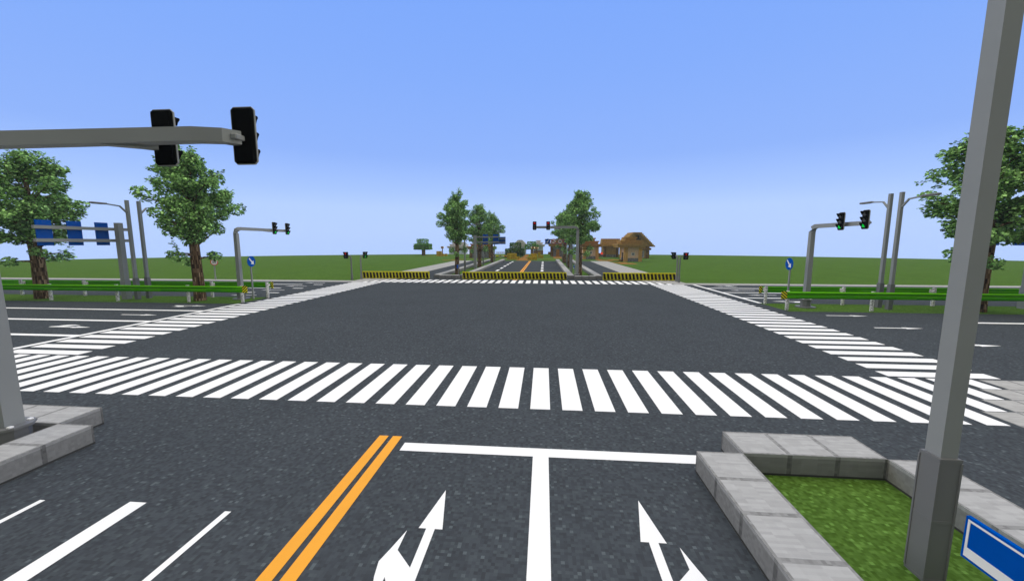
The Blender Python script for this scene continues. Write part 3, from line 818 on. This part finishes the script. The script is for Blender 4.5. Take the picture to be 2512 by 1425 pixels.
# ------------------------------------------------------------------ village houses
def hip_roof(parent, x0, x1, y0, y1, z0, layers, mat, over=1.0, step=1.0, h=1.0, name='roof'):
    bm = B()
    for k in range(layers):
        a = over - k * step
        if x1 + a - (x0 - a) < 0.6: break
        yb = max(y0 - a + .8, y1 + a)
        box(bm, x0 - a + .3, x1 + a - .3, y0 - a + .3, yb - .3, z0 + k * h - .01, z0 + (k + .62) * h)
        box(bm, x0 - a, x1 + a, y0 - a, yb, z0 + (k + .62) * h - 0.004, z0 + (k + 1) * h)
    return obj(name, bm, mat, parent)
def window(parent, x0, x1, y, z0, z1):
    bm = B()
    w = 0.12
    for a, b_, c, d in ((x0, x1, z1 - w, z1), (x0, x1, z0, z0 + w), (x0, x0 + w, z0 + w, z1 - w), (x1 - w, x1, z0 + w, z1 - w)):
        box(bm, a, b_, y - 0.05, y + 0.02, c, d)
    f = obj('window', bm, M['sign_white'], parent)
    bm = B(); box(bm, x0 + w, x1 - w, y - 0.01, y + 0.03, z0 + w, z1 - w); obj('pane', bm, M['glass'], f)
    return f
def hut(name, label, x, y, wx, wy, wall, post, roofm, rl=3, over=1.0, zw=4.0, base=True, win=True):
    t = thing(name, label, 'house', (x, y, 0), 0, 'timber houses of the village')
    bm = B(); box(bm, 0.9, wx - 0.9, 0.12, wy - 0.12, 0, zw); box(bm, 0.12, wx - 0.12, 0.9, wy - 0.9, 0, zw - 0.003); obj('wall', bm, wall, t)
    for a in (0, wx - 1):
        for b_ in (0, wy - 1):
            bm = B(); box(bm, a, a + 1, b_, b_ + 1, 0, zw); obj('corner_post', bm, post, t)
    if base:
        bm = B(); box(bm, 1, wx - 1, 0.05, 0.6, 0, 1.0); box(bm, 0.05, 0.6, 1, wy - 1, 0, 1.0); obj('stone_base', bm, M['cobble'], t)
    if win: window(t, wx / 2 - .5, wx / 2 + .5, 0.12, 1.7, 2.6)
    if rl: hip_roof(t, 0, wx, 0, wy, zw, rl, roofm, over)
    return t
h = hut('timber_house', 'small timber house with pinkish plaster front, nearest on the right', 19.45, 104, 5, 6, M['plaster'], M['bare_log'], M['oak_plank'], 0)
bm = B()
for k, (a, b_) in enumerate(((-2.2, 6.1), (-1.1, 5.0), (0.1, 3.7))):
    box(bm, a + .3, b_ - .3, -.8 + k, 6.8 - k, 3.99 + k, 4.62 + k); box(bm, a, b_, -1.1 + k, 7.1 - k, 4.616 + k, 5.0 + k)
obj('roof', bm, M['oak_plank'], h)
bm = B(); box(bm, -0.1, 0.02, 2.0, 3.0, 0.2, 2.6); obj('door', bm, M['dark_hole'], h)
bm = B(); box(bm, -1.0, -0.02, 1.0, 2.6, 0.0, 0.5); obj('step', bm, M['log'], h)
hut('timber_house', 'timber house with pinkish plaster front, partly behind the far right tree', 9.4, 120.3, 5.1, 6, M['plaster'], M['bare_log'], M['red_plank'], 3, 1.1)
# workshop with plank front and forge
h = hut('workshop', 'open-sided timber workshop with a glowing forge, between the plaster houses', 19.1, 140.3, 5.7, 6, M['oak_plank'], M['log'], M['oak_plank'], 0, win=False)
bm = B()
for k in range(6):
    box(bm, -.6, 6.4, -.7 + .55 * k, 6.7 - .55 * k, 4.0 + .5 * k - (.003 if k else 0), 4.5 + .5 * k)
obj('roof', bm, M['oak_plank'], h)
bm = B(); box(bm, -0.9, -0.2, 0.4, 1.2, 1.0, 1.8); obj('forge_fire', bm, M['fire'], h)
bm = B(); box(bm, -1.0, 0.0, 0.3, 1.3, 0.0, 1.0); obj('forge_base', bm, M['cobble'], h)
bm = B(); box(bm, -2.2, -1.0, 0.6, 1.6, 0.0, 1.5); obj('log_bench', bm, M['log'], h)
# large gabled hall
h = thing('gabled_house', 'largest timber house with high stepped gable and dark loft opening', 'house', (24.1, 129, 0), 0, 'timber houses of the village')
W_ = 9.0
bm = B(); box(bm, 0.9, W_ - 0.9, 0.15, 8, 0, 4.1); box(bm, 0.3, W_ - .3, 0.8, 8.2, 0, 4.05); obj('wall', bm, M['oak_plank'], h)
for a in (0, W_ - 1.2):
    bm = B(); box(bm, a, a + 1.2, 0, 1.2, 0, 4.2); obj('corner_post', bm, M['log'], h)
bm = B(); box(bm, 6.0, 7.2, 0.02, 0.2, 0.3, 2.6); f = obj('window', bm, M['sign_white'], h)
bm = B(); box(bm, 6.1, 7.1, 0.0, 0.1, 0.4, 2.5); obj('pane', bm, M['glass'], f)
bm = B(); box(bm, -0.8, W_ + .5, -0.35, 0.3, 2.9, 3.6); obj('beam', bm, M['log'], h)
bm = B()
for k in range(10):
    a = -1.6 + 0.5 * k
    z = 4.0 + 0.5 * k
    if k < 9:
        box(bm, a, a + 1.1, -0.9, 8.8, z - (0.003 if k else 0), z + .5); box(bm, W_ - a - 1.1, W_ - a, -0.9, 8.8, z - (0.003 if k else 0), z + .5)
    else:
        box(bm, a, W_ - a, -0.9, 8.8, z - .003, z + .5)
obj('roof', bm, M['oak_plank'], h)
bm = B()
for k in range(10):
    a = -1.6 + 0.5 * k + 0.9
    if W_ - 2 * a > 0.4: box(bm, a, W_ - a, 0.12, 7.9, 4.0 + 0.5 * k, 4.5 + 0.5 * k + .002)
obj('gable', bm, M['oak_plank'], h)
bm = B(); box(bm, W_ / 2 - 0.4, W_ / 2 + 0.8, 0.02, 0.2, 6.9, 7.9); box(bm, W_ / 2 - 1.0, W_ / 2 + 1.4, 0.02, 0.2, 6.4, 6.9); obj('loft_opening', bm, M['dark_hole'], h)
# cobbled house with door
h = hut('cobbled_house', 'small cobblestone house with wooden door, behind the round signs', -0.9, 143.2, 5.5, 6, M['cobble'], M['log'], M['oak_plank'], 2, 1.0, base=False, win=False)
bm = B(); box(bm, 2.2, 3.4, 0.02, 0.16, 0.0, 2.9); obj('door', bm, M['door'], h)
bm = B(); box(bm, 2.0, 3.6, -0.8, 0.0, 0.0, 0.45); obj('step', bm, M['door'], h)
for s in (-1.0, 5.6):
    bm = B(); box(bm, s, s + .95, 0.2, 1.2, 0.9, 1.9); obj('log_end', bm, M['log'], h)
# left side
h = hut('cobbled_house', 'cobblestone house with reddish plank roof, behind the far left trees', -30.2, 128.2, 8.0, 7, M['cobble'], M['log'], M['red_plank'], 4, 0.8, zw=3.1, base=False, win=False)
h = hut('grey_house', 'pale hazy house with grey roof at far left, left of the cobblestone house', -49.6, 176, 8.6, 7, M['hazed_wall'], M['hazed_wall'], M['hazed_plank'], 3, 0.9, zw=2.9, base=False, win=True)
# far houses with haze put into their colours
h = hut('grey_house', 'pale hazy house with stepped grey roof, right of the pale tree', -8.4, 174, 4.5, 5, M['hazed_wall'], M['hazed_wall'], M['hazed_plank'], 3, 1.0, zw=3.7, base=False, win=False)
bm = B(); box(bm, -0.06, 4.56, -0.06, 5.06, 0, 1.9); obj('stone_base', bm, M['lamp_wood'], h)
h = thing('grey_house', 'pale hazy house with tall stepped gable, behind the dark tree', 'house', (-18.3, 175, 0), 0, 'timber houses of the village')
bm = B(); box(bm, 0.6, 6.2, 0.1, 6, 0, 3.7); obj('wall', bm, M['hazed_wall'], h)
bm = B()
for k in range(6):
    a = -0.6 + .5 * k
    box(bm, a, 6.8 - a, -.4, 6.4, 3.6 + .5 * k - (0.003 if k else 0), 4.1 + .5 * k)
box(bm, 2.4, 4.4, -.4, 6.4, 6.5, 6.85)
obj('roof', bm, M['hazed_plank'], h)
h = thing('pen', 'low pale hazy fence on the horizon, above the flower bed', 'fence', (-26.2, 175, 0), 0)
bm = B()
for z in (0.45, 0.95): box(bm, 0, 4.6, 0, 0.2, z, z + .22)
obj('rails', bm, M['hazed_plank'], h)
for k in range(6):
    bm = B(); box(bm, k * .88, k * .88 + .22, -0.03, 0.23, 0, 1.22); obj('post', bm, M['hazed_plank'], h)

# hay bales: every block its own thing
def hay(cells, label, group):
    for i, (x, y, z) in enumerate(cells):
        bm = B(); bbox(bm, -0.5, 0.5, -0.5, 0.5, 0.0, 0.996, 0.02)
        o = obj('hay_bale', bm, M['hay'], None, (x, y, z))
        tag(o, label[i] if isinstance(label, list) else label, 'hay bale', group)
g = 'hay bales stacked beside the dark tree'
hay([(-14.8, 115, 0), (-13.8, 115, 0), (-12.8, 115, 0), (-11.8, 115, 0), (-14.8, 115, 1), (-13.8, 115, 1), (-12.8, 115, 1)],
    ['hay bale at the bottom left end of the stack by the dark tree', 'bottom hay bale second from the left, in the stack by the dark tree', 'bottom hay bale third from the left, in the stack by the dark tree',
     'single low hay bale at the right end of the stack by the dark tree', 'upper hay bale at the left end of the stack by the dark tree', 'upper hay bale in the middle of the stack by the dark tree', 'upper hay bale at the right of the stack by the dark tree'], g)
g = 'hay bales piled in steps at the end of the far road'
hay([(-8.1, 112.5, 0), (-7.1, 112.5, 0), (-6.1, 112.5, 0), (-7.2, 113.6, 1), (-6.2, 113.6, 1)],
    ['hay bale at the front left of the stepped pile past the orange lines', 'middle front hay bale of the stepped pile past the orange lines', 'front right hay bale of the stepped pile past the orange lines',
     'upper left hay bale of the stepped pile past the orange lines', 'upper right hay bale of the stepped pile past the orange lines'], g)
g = 'hay bales below the far lamp post'
hay([(-5.2, 129.6, 0), (-4.2, 129.6, 0), (-5.2, 129.6, 1)], ['lower left hay bale of the group behind the stepped pile', 'single hay bale at the right of the group behind the stepped pile', 'top hay bale of the group behind the stepped pile'], g)
g = 'hay bales on the left grassland'
hay([(-47.6, 149, 0), (-46.6, 149, 0), (-45.6, 149, 0), (-43.9, 148, 0), (-47.6, 149, 1), (-46.6, 149.3, 1)],
    ['lower left hay bale of the group on the left grassland', 'lower middle hay bale of the group on the left grassland', 'lower right hay bale of the group on the left grassland', 'hay bale standing apart at the right of the left grassland group',
     'upper left hay bale of the group on the left grassland', 'upper right hay bale of the group on the left grassland'], g)

# village lamps: fence post with a wooden block and torches
def village_lamp(label, loc, hgt=3.0):
    t = thing('village_lamp', label, 'lamp post', loc, 0, 'wooden village lamp posts')
    bm = B(); box(bm, -.19, .19, -.19, .19, 0, hgt); obj('post', bm, M['log'], t)
    bm = B(); bbox(bm, -.6, .6, -.5, .5, hgt, hgt + 1.0, 0.02); b_ = obj('lamp_block', bm, M['lamp_wood'], t)
    for x in (-.72, .72):
        bm = B(); box(bm, x - .08, x + .08, -.08, .08, hgt + .35, hgt + .8); obj('torch', bm, M['torch'], b_)
    return t
vl = village_lamp('wooden village lamp in front of the lone oak', (-54.4, 153, 0), 2.8)
dup(vl, (-51.8, 172, 0), 0, 'wooden village lamp behind the left grassland hay bales')
dup(vl, (-8.4, 163, 0), 0, 'wooden village lamp in front of the pale tree')
dup(vl, (-6.6, 150, 0), 0, 'wooden village lamp behind the stepped hay pile')

# flower bed of single flowers
rng = random.Random(5)
proto = {}
for kname in ('petal_yellow', 'petal_red', 'petal_white'):
    bm = B()
    box(bm, -.04, .04, -.04, .04, 0, .38)
    st = bm
    proto[kname] = st
fl_mesh = {}
for kname, bm in proto.items():
    me = bpy.data.meshes.new('flower'); bm.faces.ensure_lookup_table()
    me.materials.append(M['stem']); me.materials.append(M[kname])
    box(bm, -.22, .22, -.22, .22, .38, .78, 1); box(bm, -.34, .34, -.12, .12, .46, .70, 1)
    bm.to_mesh(me); bm.free(); fl_mesh[kname] = me
for i in range(40):
    kname = rng.choice(['petal_yellow', 'petal_yellow', 'petal_red', 'petal_white'])
    o = bpy.data.objects.new('flower', fl_mesh[kname]); C.objects.link(o)
    o.location = (rng.uniform(-21.8, -16.6), rng.uniform(130, 134), 0)
    tag(o, '%s flower in the bed left of the stacked hay bales' % kname.split('_')[1], 'flower', '%s flowers in the far bed' % kname.split('_')[1])

# ------------------------------------------------------------------ haze, sky, light, camera
bm = B(); box(bm, CX - 215, CX + 215, CY - 215, CY + 215, -1, 16)
hz = obj('haze', bm, []); hz['kind'] = 'stuff'
hm = bpy.data.materials.new('haze'); hm.use_nodes = True
nt = hm.node_tree; nt.nodes.clear()
out = nt.nodes.new('ShaderNodeOutputMaterial'); pv = nt.nodes.new('ShaderNodeVolumePrincipled')
pv.inputs['Color'].default_value = (0.80, 0.90, 1.0, 1); pv.inputs['Density'].default_value = 0.00035
nt.links.new(pv.outputs[0], out.inputs['Volume'])
hz.data.materials.append(hm)

w = bpy.data.worlds.new('World'); sc.world = w; w.use_nodes = True
nt = w.node_tree
bg = nt.nodes['Background']
SUN_EL, SUN_ROT = R(72), R(0)
sky = node(nt, 'ShaderNodeTexSky', sky_type='NISHITA', sun_disc=False, sun_elevation=SUN_EL, sun_rotation=SUN_ROT)
tc = node(nt, 'ShaderNodeTexCoord')
sep = node(nt, 'ShaderNodeSeparateXYZ', {0: tc.outputs['Generated']})
zz = node(nt, 'ShaderNodeMapRange', {0: sep.outputs[2], 1: -0.2, 2: 0.8, 3: 0.0, 4: 1.0}).outputs[0]
def zpos(z): return (z + 0.2) / 1.0
SK = 1.01
grad = ramp(nt, zz, [(0.0, col((183, 211, 266), SK)), (zpos(0.085), col((183, 211, 264), SK)), (zpos(0.125), col((168, 200, 260), SK)), (zpos(0.205), col((145, 182, 255), SK)), (zpos(0.38), col((133, 175, 255), SK)), (zpos(0.53), col((125, 170, 255), SK)), (1.0, col((118, 166, 255), SK))])
# the sky is clear and blue ahead (+Y); out of view it is an added fill, bright overhead and sideways, dimmed behind
def sq(o, rgb):
    n_ = node(nt, 'ShaderNodeVectorMath', {0: rgb}, operation='SCALE')
    nt.links.new(math_n(nt, 'MULTIPLY', o, o), n_.inputs['Scale']); return n_.outputs[0]
fill_sky = vmath(nt, 'ADD', sq(sep.outputs[0], (2.45, 2.34, 2.0)), sq(sep.outputs[2], (1.50, 1.38, 1.05)))
fill_sky = vmath(nt, 'ADD', fill_sky, (0.05, 0.047, 0.042))
south = node(nt, 'ShaderNodeMapRange', {0: sep.outputs[1], 1: 0.05, 2: -0.5, 3: 0.0, 4: 1.0}, interpolation_type='SMOOTHSTEP').outputs[0]
fill_sky = mix_col(nt, south, fill_sky, vmath(nt, 'MULTIPLY', fill_sky, (0.40, 0.43, 0.52)))
clear = node(nt, 'ShaderNodeMapRange', {0: sep.outputs[1], 1: 0.14, 2: 0.46, 3: 0.0, 4: 1.0}, interpolation_type='SMOOTHSTEP').outputs[0]
grad = mix_col(nt, clear, fill_sky, grad)
skyc = node(nt, 'ShaderNodeVectorMath', {0: sky.outputs[0]}, operation='SCALE'); skyc.inputs['Scale'].default_value = 0.10
c = mix_col(nt, 0.06, grad, skyc.outputs[0])
nt.links.new(c, bg.inputs['Color']); bg.inputs['Strength'].default_value = 1.0

ld = bpy.data.lights.new('sun', 'SUN'); ld.energy = 1.5; ld.angle = R(60); ld.color = (1.0, 0.94, 0.82)
lo = bpy.data.objects.new('sun', ld); C.objects.link(lo)
lo.location = (0, 20, 60)
lo.rotation_euler = (-(PI / 2 - SUN_EL), 0, 0)     # from high above, slightly beyond the crossing

cam = bpy.data.cameras.new('camera'); co = bpy.data.objects.new('camera', cam); C.objects.link(co)
co.location = (CX, CY, CZ)
co.rotation_euler = (PI / 2 - 0.121673, 0, 0.0829046)
cam.sensor_fit = 'HORIZONTAL'; cam.sensor_width = 36; cam.lens = 36 * 939.75 / 2512
cam.clip_end = 2000; cam.clip_start = 0.05
sc.camera = co
sc.view_settings.view_transform = 'Standard'; sc.view_settings.look = 'None'; sc.view_settings.exposure = 0; sc.view_settings.gamma = 1
sc.cycles.max_bounces = 6
sc.cycles.volume_bounces = 1
